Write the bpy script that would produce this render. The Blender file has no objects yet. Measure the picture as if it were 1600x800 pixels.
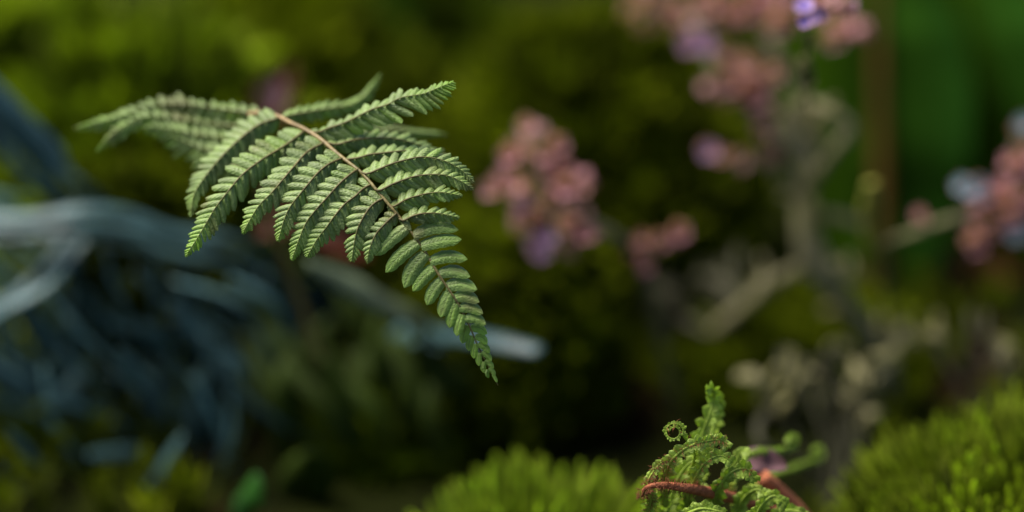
import bpy, math, random
import numpy as np
from mathutils import Vector, Matrix, Quaternion, noise
random.seed(7); rng = np.random.default_rng(7)
S = bpy.context.scene
COL = S.collection
R_ = math.radians

# ---------------------------------------------------------------- camera
PITCH = R_(20); CH = 0.42; LENS = 100.0; WID = 36.0 / LENS; FOC = 0.83
CP = Vector((0, 0, CH))
FW = Vector((0, math.cos(PITCH), -math.sin(PITCH)))
UP = Vector((0, math.sin(PITCH), math.cos(PITCH)))
RT = Vector((1, 0, 0))
cd = bpy.data.cameras.new('camera'); cam = bpy.data.objects.new('camera', cd); COL.objects.link(cam)
cam.location = CP; cam.rotation_euler = (math.pi / 2 - PITCH, 0, 0)
cd.lens = LENS; cd.sensor_width = 36; cd.clip_start = 0.02; cd.clip_end = 200
cd.dof.use_dof = True; cd.dof.focus_distance = FOC; cd.dof.aperture_fstop = 2.35
S.camera = cam
# ---------------------------------------------------------------- light
SUN_EL, SUN_AZ = R_(60), R_(-70)          # azimuth from +Y towards +X
W = bpy.data.worlds.new('World'); S.world = W; W.use_nodes = True
wn = W.node_tree; wn.nodes.clear()
sky = wn.nodes.new('ShaderNodeTexSky'); sky.sky_type = 'NISHITA'; sky.sun_disc = False
sky.sun_elevation = SUN_EL; sky.sun_rotation = SUN_AZ
bg = wn.nodes.new('ShaderNodeBackground'); bg.inputs['Strength'].default_value = 0.055
wo = wn.nodes.new('ShaderNodeOutputWorld')
wn.links.new(sky.outputs[0], bg.inputs[0]); wn.links.new(bg.outputs[0], wo.inputs[0])
sd = bpy.data.lights.new('sun', 'SUN'); sun = bpy.data.objects.new('sun', sd); COL.objects.link(sun)
sd.energy = 4.0; sd.angle = R_(38); sd.color = (1.0, 0.95, 0.86)
sdir = Vector((math.sin(SUN_AZ) * math.cos(SUN_EL), math.cos(SUN_AZ) * math.cos(SUN_EL), math.sin(SUN_EL)))
sun.rotation_euler = sdir.to_track_quat('Z', 'Y').to_euler()
sun.location = (0, 1, 3)
S.view_settings.view_transform = 'Standard'; S.view_settings.look = 'None'
S.view_settings.exposure = 1.1; S.view_settings.gamma = 1.0
S.render.engine = 'CYCLES'
S.cycles.use_denoising = True
S.cycles.max_bounces = 6

# ---------------------------------------------------------------- helpers
def pxm(d): return WID * d / 1600.0
def P(x, y, d):
    k = pxm(d)
    return CP + FW * d + RT * ((x - 800) * k) + UP * ((400 - y) * k)

WL = {}
class MB:
    def __init__(s): s.v = []; s.f = []; s.t = []; s.uv = []
    def add(s, v, f, t=None, uv=None):
        n = len(s.v); s.v.extend(v); s.f.extend([tuple(i + n for i in q) for q in f])
        s.t.extend(t if t is not None else [0.0] * len(v))
        s.uv.extend(uv if uv is not None else [(0.0, 0.0, 0.0)] * len(v))
    def mesh(s, name, mat, origin=Vector((0, 0, 0)), smooth=True):
        me = bpy.data.meshes.new(name)
        me.from_pydata([tuple(Vector(p) - origin) for p in s.v], [], s.f)
        a = me.attributes.new('tint', 'FLOAT', 'POINT'); a.data.foreach_set('value', s.t)
        b = me.attributes.new('luv', 'FLOAT_VECTOR', 'POINT')
        b.data.foreach_set('vector', [c for q in s.uv for c in q])
        if smooth: me.polygons.foreach_set('use_smooth', [True] * len(me.polygons))
        me.materials.append(mat); me.update()
        return me
    def build(s, name, mat, parent=None, origin=None, smooth=True):
        if origin is None: origin = Vector(s.v[0]) if s.v else Vector((0, 0, 0))
        o = bpy.data.objects.new(name, s.mesh(name, mat, Vector(origin), smooth))
        place(o, Matrix.Translation(origin), parent)
        return o
def place(o, mw, parent=None):
    COL.objects.link(o)
    if parent is not None:
        o.parent = parent
        o.matrix_parent_inverse = WL[parent.name].inverted()
    o.matrix_basis = mw
    WL[o.name] = mw.copy()
def empty(name, loc, label, cat, group=None):
    o = bpy.data.objects.new(name, None); o.empty_display_size = 0.01
    place(o, Matrix.Translation(loc)); tag(o, label, cat, group); return o
def tag(o, label, cat, group=None):
    o['label'] = label; o['category'] = cat
    if group: o['group'] = group
    return o

def spline(pts, n):
    """Catmull-Rom through tuples, n samples."""
    pts = [np.array(p, float) for p in pts]
    q = [2 * pts[0] - pts[1]] + pts + [2 * pts[-1] - pts[-2]]
    m = len(pts) - 1; out = []
    # arc length param
    dense = []
    for i in range(m):
        a, b, c, d = q[i], q[i + 1], q[i + 2], q[i + 3]
        for k in range(16):
            t = k / 16
            dense.append(0.5 * ((2 * b) + (-a + c) * t + (2 * a - 5 * b + 4 * c - d) * t * t + (-a + 3 * b - 3 * c + d) * t ** 3))
    dense.append(pts[-1]); dense = np.array(dense)
    s = np.concatenate([[0], np.cumsum(np.linalg.norm(np.diff(dense[:, :3], axis=0), axis=1))])
    g = np.linspace(0, s[-1], n)
    return np.stack([np.interp(g, s, dense[:, j]) for j in range(dense.shape[1])], 1)

def tube(mb, pts, radii, seg=7, tints=None, flat=1.0, nrm=None, cup=0.0):
    """closed tube through world points; flat<1 squashes it along nrm into a strap; cup folds it along its length."""
    pts = [Vector(p) for p in pts]; n = len(pts); base = len(mb.v)
    v = []; f = []; t = []; uv = []
    ref = Vector(nrm) if nrm is not None else Vector((0.3, -0.8, 0.5))
    for i, p in enumerate(pts):
        T = (pts[min(i + 1, n - 1)] - pts[max(i - 1, 0)]).normalized()
        N = ref - T * ref.dot(T)
        if N.length < 1e-6: N = T.orthogonal()
        N.normalize(); B = T.cross(N)
        r = radii[i] if hasattr(radii, '__len__') else radii
        for k in range(seg):
            a = 2 * math.pi * k / seg
            cx, cy = math.cos(a), math.sin(a)
            v.append(p + B * (r * cx) + N * (r * flat * cy - r * cup * cx * cx))
            t.append(tints[i] if tints is not None else 0.0); uv.append((i / (n - 1), cx, 0))
    for i in range(n - 1):
        for k in range(seg):
            a, b = i * seg + k, i * seg + (k + 1) % seg
            f.append((a, b, b + seg, a + seg))
    f.append(tuple(range(seg - 1, -1, -1))); f.append(tuple((n - 1) * seg + k for k in range(seg)))
    mb.add(v, f, t, uv)

# ---------------------------------------------------------------- materials
def mat(name, ramp, rough=0.6, spec=0.3, noise_scale=250, var=0.35, transl=0.0, bump=0.0, bump_scale=900, veins=0.0,
        tip=None, sheen=0.0, vein_col=None, spots=None):
    """ramp: base colour; tip: colour where attribute tint goes to 1."""
    m = bpy.data.materials.new(name); m.use_nodes = True
    nt = m.node_tree; N = nt.nodes; L = nt.links; N.clear()
    out = N.new('ShaderNodeOutputMaterial'); b = N.new('ShaderNodeBsdfPrincipled')
    b.inputs['Roughness'].default_value = rough; b.inputs['Specular IOR Level'].default_value = spec
    if sheen: b.inputs['Sheen Weight'].default_value = sheen; b.inputs['Sheen Roughness'].default_value = 0.4
    geo = N.new('ShaderNodeNewGeometry')
    nz = N.new('ShaderNodeTexNoise'); nz.inputs['Scale'].default_value = noise_scale; nz.inputs['Detail'].default_value = 4
    L.new(geo.outputs['Position'], nz.inputs['Vector'])
    at = N.new('ShaderNodeAttribute'); at.attribute_name = 'tint'
    mx = N.new('ShaderNodeMix'); mx.data_type = 'RGBA'
    mx.clamp_factor = False; mx.inputs[6].default_value = (*ramp, 1); mx.inputs[7].default_value = (*(tip or ramp), 1)
    L.new(at.outputs['Fac'], mx.inputs[0])
    # brightness variation
    mr = N.new('ShaderNodeMapRange'); mr.inputs['From Min'].default_value = 0.3; mr.inputs['From Max'].default_value = 0.7
    mr.inputs['To Min'].default_value = 1 - var; mr.inputs['To Max'].default_value = 1 + var
    L.new(nz.outputs['Fac'], mr.inputs['Value'])
    oi = N.new('ShaderNodeObjectInfo')
    mr2 = N.new('ShaderNodeMapRange'); mr2.inputs['To Min'].default_value = 0.86; mr2.inputs['To Max'].default_value = 1.14
    L.new(oi.outputs['Random'], mr2.inputs['Value'])
    mm = N.new('ShaderNodeMath'); mm.operation = 'MULTIPLY'; L.new(mr.outputs[0], mm.inputs[0]); L.new(mr2.outputs[0], mm.inputs[1])
    vm = N.new('ShaderNodeVectorMath'); vm.operation = 'SCALE'
    L.new(mx.outputs[2], vm.inputs[0]); L.new(mm.outputs[0], vm.inputs['Scale'])
    col = vm.outputs[0]
    height = None
    if veins:
        lu = N.new('ShaderNodeAttribute'); lu.attribute_name = 'luv'
        sp = N.new('ShaderNodeSeparateXYZ'); L.new(lu.outputs['Vector'], sp.inputs[0])
        ab = N.new('ShaderNodeMath'); ab.operation = 'ABSOLUTE'; L.new(sp.outputs['Y'], ab.inputs[0])
        m1 = N.new('ShaderNodeMath'); m1.operation = 'MULTIPLY_ADD'; m1.inputs[1].default_value = -0.28
        L.new(ab.outputs[0], m1.inputs[0]); L.new(sp.outputs['X'], m1.inputs[2])
        m2 = N.new('ShaderNodeMath'); m2.operation = 'MULTIPLY'; L.new(m1.outputs[0], m2.inputs[0]); L.new(sp.outputs['Z'], m2.inputs[1])
        m3 = N.new('ShaderNodeMath'); m3.operation = 'SINE'; L.new(m2.outputs[0], m3.inputs[0])
        m4 = N.new('ShaderNodeMath'); m4.operation = 'MULTIPLY'; m4.inputs[1].default_value = veins; L.new(m3.outputs[0], m4.inputs[0])
        # midrib crease
        m5 = N.new('ShaderNodeMath'); m5.operation = 'SMOOTH_MIN'; m5.inputs[1].default_value = 0.16; m5.inputs[2].default_value = 0.055
        L.new(ab.outputs[0], m5.inputs[0])
        m6 = N.new('ShaderNodeMath'); m6.operation = 'MULTIPLY_ADD'; m6.inputs[1].default_value = 9 * veins
        L.new(m5.outputs[0], m6.inputs[0]); L.new(m4.outputs[0], m6.inputs[2])
        height = m6.outputs[0]
        if vein_col:
            ml = N.new('ShaderNodeMapRange'); ml.inputs['From Min'].default_value = 0.0; ml.inputs['From Max'].default_value = 0.13
            ml.inputs['To Min'].default_value = 0.75; ml.inputs['To Max'].default_value = 0.0
            L.new(ab.outputs[0], ml.inputs['Value'])
            mv = N.new('ShaderNodeMix'); mv.data_type = 'RGBA'; mv.inputs[7].default_value = (*vein_col, 1)
            L.new(ml.outputs[0], mv.inputs[0]); L.new(col, mv.inputs[6]); col = mv.outputs[2]
    if spots:
        ns = N.new('ShaderNodeTexNoise'); ns.inputs['Scale'].default_value = spots[1]; ns.inputs['Detail'].default_value = 3
        L.new(geo.outputs['Position'], ns.inputs['Vector'])
        mp = N.new('ShaderNodeMapRange'); mp.inputs['From Min'].default_value = 0.55; mp.inputs['From Max'].default_value = 0.68
        L.new(ns.outputs['Fac'], mp.inputs['Value'])
        ms = N.new('ShaderNodeMix'); ms.data_type = 'RGBA'; ms.inputs[7].default_value = (*spots[0], 1)
        L.new(mp.outputs[0], ms.inputs[0]); L.new(col, ms.inputs[6]); col = ms.outputs[2]
    L.new(col, b.inputs['Base Color'])
    if bump or height is not None:
        bp = N.new('ShaderNodeBump'); bp.inputs['Strength'].default_value = 0.8; bp.inputs['Distance'].default_value = 0.0006
        nb = N.new('ShaderNodeTexNoise'); nb.inputs['Scale'].default_value = bump_scale; nb.inputs['Detail'].default_value = 3
        L.new(geo.outputs['Position'], nb.inputs['Vector'])
        mb_ = N.new('ShaderNodeMath'); mb_.operation = 'MULTIPLY'; mb_.inputs[1].default_value = bump; L.new(nb.outputs['Fac'], mb_.inputs[0])
        if height is not None:
            ad = N.new('ShaderNodeMath'); ad.operation = 'ADD'; L.new(mb_.outputs[0], ad.inputs[0]); L.new(height, ad.inputs[1])
            L.new(ad.outputs[0], bp.inputs['Height'])
        else: L.new(mb_.outputs[0], bp.inputs['Height'])
        L.new(bp.outputs[0], b.inputs['Normal'])
    if transl:
        tr = N.new('ShaderNodeBsdfTranslucent'); ms = N.new('ShaderNodeMixShader'); ms.inputs[0].default_value = transl
        tc = N.new('ShaderNodeVectorMath'); tc.operation = 'MULTIPLY'; tc.inputs[1].default_value = (1.3, 1.5, 0.6)
        L.new(col, tc.inputs[0]); L.new(tc.outputs[0], tr.inputs['Color'])
        L.new(b.outputs[0], ms.inputs[1]); L.new(tr.outputs[0], ms.inputs[2]); L.new(ms.outputs[0], out.inputs[0])
    else: L.new(b.outputs[0], out.inputs[0])
    return m

M = {
 'fern': mat('fern_leaf', (0.20, 0.27, 0.085), rough=0.5, spec=0.5, noise_scale=160, var=0.3, transl=0.16, bump=0.8, bump_scale=1500,
             veins=0.055, tip=(0.20, 0.36, 0.025), vein_col=(0.10, 0.13, 0.035), spots=((0.15, 0.17, 0.045), 75)),
 'rachis': mat('fern_rachis', (0.36, 0.22, 0.09), rough=0.5, spec=0.4, noise_scale=500, var=0.4, bump=0.6, tip=(0.19, 0.15, 0.05)),
 'costa': mat('fern_costa', (0.11, 0.09, 0.03), rough=0.6, spec=0.3, noise_scale=500, var=0.3, tip=(0.14, 0.20, 0.04)),
 'young': mat('young_fern', (0.30, 0.42, 0.03), rough=0.5, spec=0.35, noise_scale=300, var=0.35, transl=0.22, bump=0.6, bump_scale=1800, tip=(0.33, 0.43, 0.09)),
 'hair': mat('rusty_hair', (0.26, 0.09, 0.04), rough=0.6, spec=0.2, noise_scale=400, var=0.4),
 'orange': mat('orange_stalk', (0.40, 0.13, 0.06), rough=0.7, spec=0.2, noise_scale=420, var=0.35, bump=1.2, bump_scale=1600),
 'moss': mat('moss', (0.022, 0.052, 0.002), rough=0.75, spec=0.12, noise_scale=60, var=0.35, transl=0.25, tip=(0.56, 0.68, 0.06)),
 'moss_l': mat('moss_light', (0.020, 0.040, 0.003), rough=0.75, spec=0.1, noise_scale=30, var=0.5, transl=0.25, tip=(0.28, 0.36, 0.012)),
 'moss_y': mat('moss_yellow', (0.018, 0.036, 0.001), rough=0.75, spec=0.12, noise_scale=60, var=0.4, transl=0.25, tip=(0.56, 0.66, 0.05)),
 'moss_s': mat('moss_shade', (0.010, 0.018, 0.001), rough=0.8, spec=0.05, noise_scale=30, var=0.5, transl=0.2, tip=(0.065, 0.095, 0.003)),  # darkened copy of the moss, shade put into its colour
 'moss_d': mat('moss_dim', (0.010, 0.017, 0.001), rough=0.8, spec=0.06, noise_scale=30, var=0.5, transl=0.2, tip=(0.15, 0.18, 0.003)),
 'cushion': mat('moss_cushion', (0.012, 0.016, 0.002), rough=0.95, spec=0.02, noise_scale=120, var=0.5, bump=1.0, bump_scale=300),
 'soil': mat('forest_soil', (0.008, 0.010, 0.0015), rough=0.95, spec=0.03, noise_scale=40, var=0.6, bump=1.0, bump_scale=200,
             spots=((0.016, 0.007, 0.003), 14)),
 'blue': mat('glaucous_leaf', (0.026, 0.060, 0.062), rough=0.45, spec=0.35, noise_scale=90, var=0.35, bump=0.5, bump_scale=500, tip=(0.062, 0.125, 0.125)),
 'paleg': mat('pale_green_leaf', (0.10, 0.13, 0.07), rough=0.6, spec=0.3, noise_scale=80, var=0.3, transl=0.15, tip=(0.12, 0.15, 0.09)),
 'wing': mat('winged_stem', (0.095, 0.09, 0.045), rough=0.7, spec=0.2, noise_scale=110, var=0.35, bump=0.8, bump_scale=600, tip=(0.13, 0.12, 0.04)),
 'budy': mat('yellow_bud', (0.20, 0.19, 0.03), rough=0.7, spec=0.2, noise_scale=200, var=0.4),
 'wing_d': mat('shaded_twig', (0.045, 0.043, 0.025), rough=0.8, spec=0.1, noise_scale=110, var=0.35),  # darker copy of the winged stem, its shade is in the colour
 'wing_l': mat('main_winged_stem', (0.185, 0.165, 0.085), rough=0.7, spec=0.2, noise_scale=90, var=0.4, transl=.15, tip=(0.165, 0.15, 0.055)),  # lighter copy of the winged stem, brightened in colour against the flowers' shadow
 'salmon': mat('salmon_calyx', (0.36, 0.165, 0.15), rough=0.7, spec=0.2, noise_scale=200, var=0.3, transl=0.3, tip=(0.46, 0.24, 0.25)),
 'rose': mat('rose_calyx', (0.34, 0.13, 0.145), rough=0.7, spec=0.2, noise_scale=200, var=0.3, transl=0.3, tip=(0.44, 0.21, 0.24)),
 'lilac': mat('lilac_corolla', (0.38, 0.20, 0.42), rough=0.6, spec=0.2, noise_scale=200, var=0.2, transl=0.3, tip=(0.5, 0.36, 0.52)),
 'violet': mat('violet_corolla', (0.13, 0.07, 0.42), rough=0.6, spec=0.2, noise_scale=200, var=0.2, transl=0.3, tip=(0.6, 0.45, 0.72)),
 'icy': mat('ice_blue_corolla', (0.16, 0.25, 0.30), rough=0.6, spec=0.2, noise_scale=200, var=0.2, transl=0.2, tip=(0.2, 0.30, 0.36)),
 'broad': mat('broad_leaf', (0.016, 0.034, 0.0010), rough=1.0, spec=0.0, noise_scale=22, var=0.7, transl=0.12, tip=(0.010, 0.036, 0.004)),
 'bright': mat('bright_leaf', (0.03, 0.12, 0.012), rough=0.55, spec=0.3, noise_scale=40, var=0.25, transl=0.3),
 'olive': mat('olive_leaf', (0.028, 0.046, 0.003), rough=0.7, spec=0.15, noise_scale=40, var=0.4, transl=0.2),
 'brown': mat('brown_stalk', (0.036, 0.019, 0.002), rough=0.8, spec=0.08, noise_scale=40, var=0.3),
 'redleaf': mat('red_brown_leaf', (0.055, 0.013, 0.005), rough=0.7, spec=0.12, noise_scale=60, var=0.45, transl=0.15),
 'mauve': mat('mauve_leaf', (0.11, 0.055, 0.062), rough=0.55, spec=0.25, noise_scale=120, var=0.3, transl=0.15),
}

# ---------------------------------------------------------------- ground
def ground_z(x, y):
    t = min(max((y - 0.92) / 0.75, 0), 1); t = t * t * (3 - 2 * t)
    z = 0.07 * t
    far = max(0.0, abs(x) - 3) + max(0.0, y - 4)
    z += 0.010 * noise.noise(Vector((x * 7, y * 7, 0))) + 0.004 * noise.noise(Vector((x * 25, y * 25, 3)))
    z += 0.02 * noise.noise(Vector((x * 0.9, y * 0.9, 9))) * min(1, far)
    return z
def make_ground():
    xs = sorted(set([round(-2 + i * 0.025, 4) for i in range(161)] + [-40, -20, -10, -6, -4, -3, -2.4, 2.4, 3, 4, 6, 10, 20, 40]))
    ys = sorted(set([round(-1 + i * 0.025, 4) for i in range(161)] + [-40, -20, -10, -5, -3, -1.6, 3.4, 4, 5, 7, 10, 15, 25, 40, 60]))
    v = [(x, y, ground_z(x, y)) for y in ys for x in xs]; n = len(xs)
    f = [(j * n + i, j * n + i + 1, (j + 1) * n + i + 1, (j + 1) * n + i) for j in range(len(ys) - 1) for i in range(n - 1)]
    mb = MB(); mb.add(v, f); o = mb.build('ground', M['soil'], origin=Vector((0, 0, 0))); o['kind'] = 'structure'
make_ground()

# ---------------------------------------------------------------- moss
def moss_shoot_arrays(h, leaf, levels=6, per=5, wid=0.16, seed=0, upr=0):
    r = random.Random(seed); v = []; f = []; t = []
    def tri(a, b, c, d, ta, tb):
        n = len(v); v.extend([a, b, c, d]); f.extend([(n, n + 1, n + 2), (n, n + 2, n + 3)]); t.extend([ta, (ta + tb) / 2, tb, (ta + tb) / 2])
    for L in range(levels):
        z = h * (0.15 + 0.8 * L / (levels - 1))
        for k in range(per):
            a = 2 * math.pi * (k + 0.38 * L) / per + r.uniform(-.25, .25)
            el = R_(min(86, 30 + upr + 45 * L / (levels - 1) + r.uniform(-10, 10)))
            ll = leaf * r.uniform(.75, 1.15) * (1 - 0.35 * (L == levels - 1))
            d = Vector((math.cos(a) * math.cos(el), math.sin(a) * math.cos(el), math.sin(el)))
            s = Vector((-math.sin(a), math.cos(a), 0)); b = Vector((0, 0, z))
            n_ = d.cross(s) * (-0.05 * ll)
            f0 = L / (levels - 1)
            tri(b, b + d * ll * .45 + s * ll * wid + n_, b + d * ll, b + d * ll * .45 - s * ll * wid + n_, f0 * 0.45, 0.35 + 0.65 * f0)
    n = len(v); w = h * 0.05                                    # the stalk
    for z, tt in ((0, 0), (h * 0.9, 0.4)):
        for k in range(3): v.append(Vector((w * math.cos(2.1 * k), w * math.sin(2.1 * k), z))); t.append(tt)
    for k in range(3): f.append((n + k, n + (k + 1) % 3, n + 3 + (k + 1) % 3)); f.append((n + k, n + 3 + (k + 1) % 3, n + 3 + k))
    return [tuple(p) for p in v], f, t
def dome_points(n, seed, zmin=0.0, front_bias=False):
    r = random.Random(seed); out = []
    g = math.pi * (3 - math.sqrt(5))
    for i in range(n):
        z = zmin + (1 - zmin) * (1 - (i + .5) / n); a = i * g
        z = min(1, max(0.0, z + r.uniform(-1, 1) * .3 / math.sqrt(n))); a += r.uniform(-1, 1) * 1.0 / math.sqrt(n)
        q = math.sqrt(1 - z * z); out.append(Vector((q * math.cos(a), q * math.sin(a), z)))
    return out
def hummock(px, py, d, rx, n, shoot_h, leaf, mkey, label, single=False, seed=0, ry=None, lump=0.12, levels=6, per=5, wid=.16, zr=0.15, upr=0):
    top = P(px, py, d); c = Vector((top.x, top.y, 0)); c.z = ground_z(c.x, c.y) - 0.012
    rad = rx * pxm(d); rady = ry or rad; hz = top.z - c.z - shoot_h * 0.9
    root = empty('moss_hummock', c, label, 'moss', 'moss hummocks')
    def surf(u):
        k = 1 + lump * noise.noise(u * 2.2 + Vector((seed * 3.1, 0, 0))) + 0.05 * noise.noise(u * 6 + Vector((seed, 5, 0)))
        return Vector((u.x * rad * k, u.y * rady * k, (max(u.z, 0) ** 0.85) * hz * k))
    mb = MB(); rings, segs = 14, 30; v = []
    for i in range(rings + 1):
        th = math.pi / 2 * i / rings
        for k in range(segs):
            a = 2 * math.pi * k / segs
            v.append(c + surf(Vector((math.cos(a) * math.cos(th), math.sin(a) * math.cos(th), math.sin(th)))))
    f = [(i * segs + k, i * segs + (k + 1) % segs, (i + 1) * segs + (k + 1) % segs, (i + 1) * segs + k) for i in range(rings) for k in range(segs)]
    mb.add(v, f); mb.build('cushion', M['cushion'], root, origin=c)
    var = [moss_shoot_arrays(shoot_h, leaf, levels, per, wid, seed * 10 + k, upr=upr) for k in range(4)]
    frames = []
    for u in dome_points(n, seed, zmin=zr):
        p = c + surf(u)
        nr = Vector((u.x / rad, u.y / rady, u.z / max(hz, .01))).normalized()
        nr = (nr + Vector((0, 0, 0.55)) + Vector((random.uniform(-.18, .18), random.uniform(-.18, .18), 0))).normalized()
        frames.append((p - nr * shoot_h * .15, nr, random.uniform(0, 6.28), random.uniform(.75, 1.2)))
    if single:
        meshes = []
        for vv, ff, tt in var:
            q = MB(); q.add([Vector(x) for x in vv], ff, [x_ * (.6, .8, 1.0, 1.25)[len(meshes)] for x_ in tt]); meshes.append(q.mesh('shoot', M[mkey], Vector((0, 0, 0)), smooth=False))
        frames.sort(key=lambda q: -q[1].dot(-FW) - q[1].z * .4)
        if len(frames) > 300: o = joined('shoots', frames[300:], var, M[mkey], root, c); o['kind'] = 'stuff'
        for i, (p, nr, a, s) in enumerate(frames[:300]):
            o = bpy.data.objects.new('shoot', meshes[i % 4])
            mw = Matrix.Translation(p) @ nr.to_track_quat('Z', 'Y').to_matrix().to_4x4() @ Matrix.Rotation(a, 4, 'Z') @ Matrix.Scale(s, 4)
            place(o, mw, root)
    else:
        o = joined('shoots', frames, var, M[mkey], root, c); o['kind'] = 'stuff'
    return root
def joined(name, frames, var, material, parent=None, origin=Vector((0, 0, 0))):
    AV = []; AF = []; AT = []; off = 0
    pre = [(np.array(v), np.array([list(q) for q in f]), np.array(t)) for v, f, t in var]
    for i, (p, nr, a, s) in enumerate(frames):
        v, f, t = pre[i % len(pre)]
        m = np.array((nr.to_track_quat('Z', 'Y').to_matrix() @ Matrix.Rotation(a, 3, 'Z')) * s)
        AV.append(v @ m.T + np.array(p - origin)); AF.append(f + off); AT.append(t * random.choice((.35, .6, .8, 1.0, 1.25))); off += len(v)
    V = np.concatenate(AV); F = np.concatenate(AF); T = np.concatenate(AT)
    me = bpy.data.meshes.new(name); me.vertices.add(len(V)); me.vertices.foreach_set('co', V.ravel())
    me.loops.add(F.size); me.loops.foreach_set('vertex_index', F.ravel().astype(np.int32))
    me.polygons.add(len(F)); me.polygons.foreach_set('loop_start', np.arange(0, F.size, 3, dtype=np.int32))
    me.update(calc_edges=True)
    at = me.attributes.new('tint', 'FLOAT', 'POINT'); at.data.foreach_set('value', T.astype(np.float32))
    me.materials.append(material)
    o = bpy.data.objects.new(name, me); place(o, Matrix.Translation(origin), parent); return o

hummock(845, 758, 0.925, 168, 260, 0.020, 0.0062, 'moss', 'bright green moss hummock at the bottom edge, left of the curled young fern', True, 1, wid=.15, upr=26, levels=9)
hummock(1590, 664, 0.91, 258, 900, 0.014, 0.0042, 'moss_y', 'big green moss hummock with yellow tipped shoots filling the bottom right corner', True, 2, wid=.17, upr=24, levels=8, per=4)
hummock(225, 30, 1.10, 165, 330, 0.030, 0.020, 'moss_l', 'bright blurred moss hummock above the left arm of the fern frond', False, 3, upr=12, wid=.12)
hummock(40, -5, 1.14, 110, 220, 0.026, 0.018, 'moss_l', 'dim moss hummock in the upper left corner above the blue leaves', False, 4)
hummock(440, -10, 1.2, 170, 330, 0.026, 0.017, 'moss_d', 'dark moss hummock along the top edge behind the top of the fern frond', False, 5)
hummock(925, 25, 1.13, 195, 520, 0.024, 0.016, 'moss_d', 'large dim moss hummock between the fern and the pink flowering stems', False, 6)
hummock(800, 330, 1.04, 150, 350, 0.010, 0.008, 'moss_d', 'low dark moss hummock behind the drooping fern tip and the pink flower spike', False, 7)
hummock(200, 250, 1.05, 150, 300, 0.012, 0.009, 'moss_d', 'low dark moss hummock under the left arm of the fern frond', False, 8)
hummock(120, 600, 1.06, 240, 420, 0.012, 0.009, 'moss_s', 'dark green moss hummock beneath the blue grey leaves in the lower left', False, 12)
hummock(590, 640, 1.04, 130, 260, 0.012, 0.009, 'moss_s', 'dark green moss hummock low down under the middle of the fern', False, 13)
hummock(660, -30, 1.28, 170, 420, 0.016, 0.011, 'moss_s', 'moss hummock in shade colour, added to darken the gap at the top middle between two brighter ones', False, 14)  # added hummock, its near-black colour stands for the shade in the gap
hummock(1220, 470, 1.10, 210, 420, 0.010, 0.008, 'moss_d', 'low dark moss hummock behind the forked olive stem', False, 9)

def ground_cover():
    var = [moss_shoot_arrays(0.011, 0.008, 4, 4, .17, 90 + k) for k in range(4)]
    fr = []
    for i in range(9000):
        y = 0.62 + 1.5 * random.random() ** 1.2; x = random.uniform(-1, 1) * (0.25 + 0.42 * y)
        if noise.noise(Vector((x * 9, y * 9, 2))) < -0.12: continue
        p = Vector((x, y, ground_z(x, y) - .001))
        fr.append((p, Vector((random.uniform(-.4, .4), random.uniform(-.4, .4), 1)).normalized(), random.uniform(0, 6.28), random.uniform(.6, 1.5)))
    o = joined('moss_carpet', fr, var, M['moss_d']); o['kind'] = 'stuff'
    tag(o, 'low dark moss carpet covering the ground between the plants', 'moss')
ground_cover()

# ---------------------------------------------------------------- fern frond
def blade(mb, base, Lv, Wv, Nv, nu=7, nv=7, arch=0.42, droop=0.12, falc=0.25, serr=0.06, tint=(0, 0), veins=34.0, basew=0.78, pk=0.35, groove=0.10, wav=0.0, tipround=2.4):
    """One leaflet: convex, creased along its midrib, with toothed edge. Lv length vector, Wv half width vector, Nv unit normal."""
    l = Lv.length; w = Wv.length; v = []; t = []; uv = []
    for i in range(nu + 1):
        u = i / nu
        pr = basew + (1 - basew) * math.sin(min(u / pk, 1) * math.pi / 2)
        if u > pk: pr = max(0.0, 1 - ((u - pk) / (1 - pk)) ** tipround) ** 0.62
        if 0 < i < nu: pr *= 1 + (serr if i % 2 else -serr)
        pr = max(pr, 0.04)
        for j in range(nv):
            q = -1 + 2 * j / (nv - 1)
            uu = u - 0.05 * abs(q) * (1 if i == nu else 0)
            hgt = w * (arch * (1 - q * q * pr) - arch) - droop * l * u * u - groove * w * max(0, 1 - abs(q) / 0.3)
            if wav: hgt += wav * w * math.sin(u * 11 + 1.5 * q) * abs(q)
            v.append(base + Lv * uu + Wv * (q * pr + falc * u * u) + Nv * hgt)
            t.append(tint[0] + (tint[1] - tint[0]) * u); uv.append((u, q, veins))
    f = [(i * nv + j, i * nv + j + 1, (i + 1) * nv + j + 1, (i + 1) * nv + j) for i in range(nu) for j in range(nv - 1)]
    mb.add(v, f, t, uv)

def vec(dx, dy, dd, d):
    """image-plane offset (dx right, dy down, in px at depth d) and metres of depth"""
    k = pxm(d); return RT * (dx * k) - UP * (dy * k) + FW * dd
FERN = empty('fern_frond', P(560, 640, FOC + 0.19), 'sharp green fern frond arching over the picture and drooping to a point', 'fern')
FERN.location.z = ground_z(FERN.location.x, FERN.location.y); WL[FERN.name] = Matrix.Translation(FERN.location)
fr_count = [0]
RACH = [(400, 176, 40), (431, 181, 31), (454, 192, 26), (478, 203, 22), (503, 219, 17), (521, 235, 13), (546, 255, 8), (566, 271, 5), (591, 300, 1),
        (607, 319, -1), (624, 339, -2), (645, 366, -3), (660, 386, -3), (683, 425, -4), (697, 446, -4), (713, 470, -4), (724.5, 491, -3),
        (736, 515, -2), (746, 539, -1), (760, 567, 0), (778, 602, 1)]
def pz(p): return P(p[0], p[1], FOC + p[2] * 0.001)
rp = spline([(p.x, p.y, p.z) for p in map(pz, RACH)], 70)
mb = MB(); k0 = pxm(FOC)
tube(mb, [Vector(p) for p in rp], [k0 * (3.2 * (1 - i / 69) ** 1.0 + 0.9) for i in range(70)], 8, [min(1, i / 28) for i in range(70)])
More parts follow.
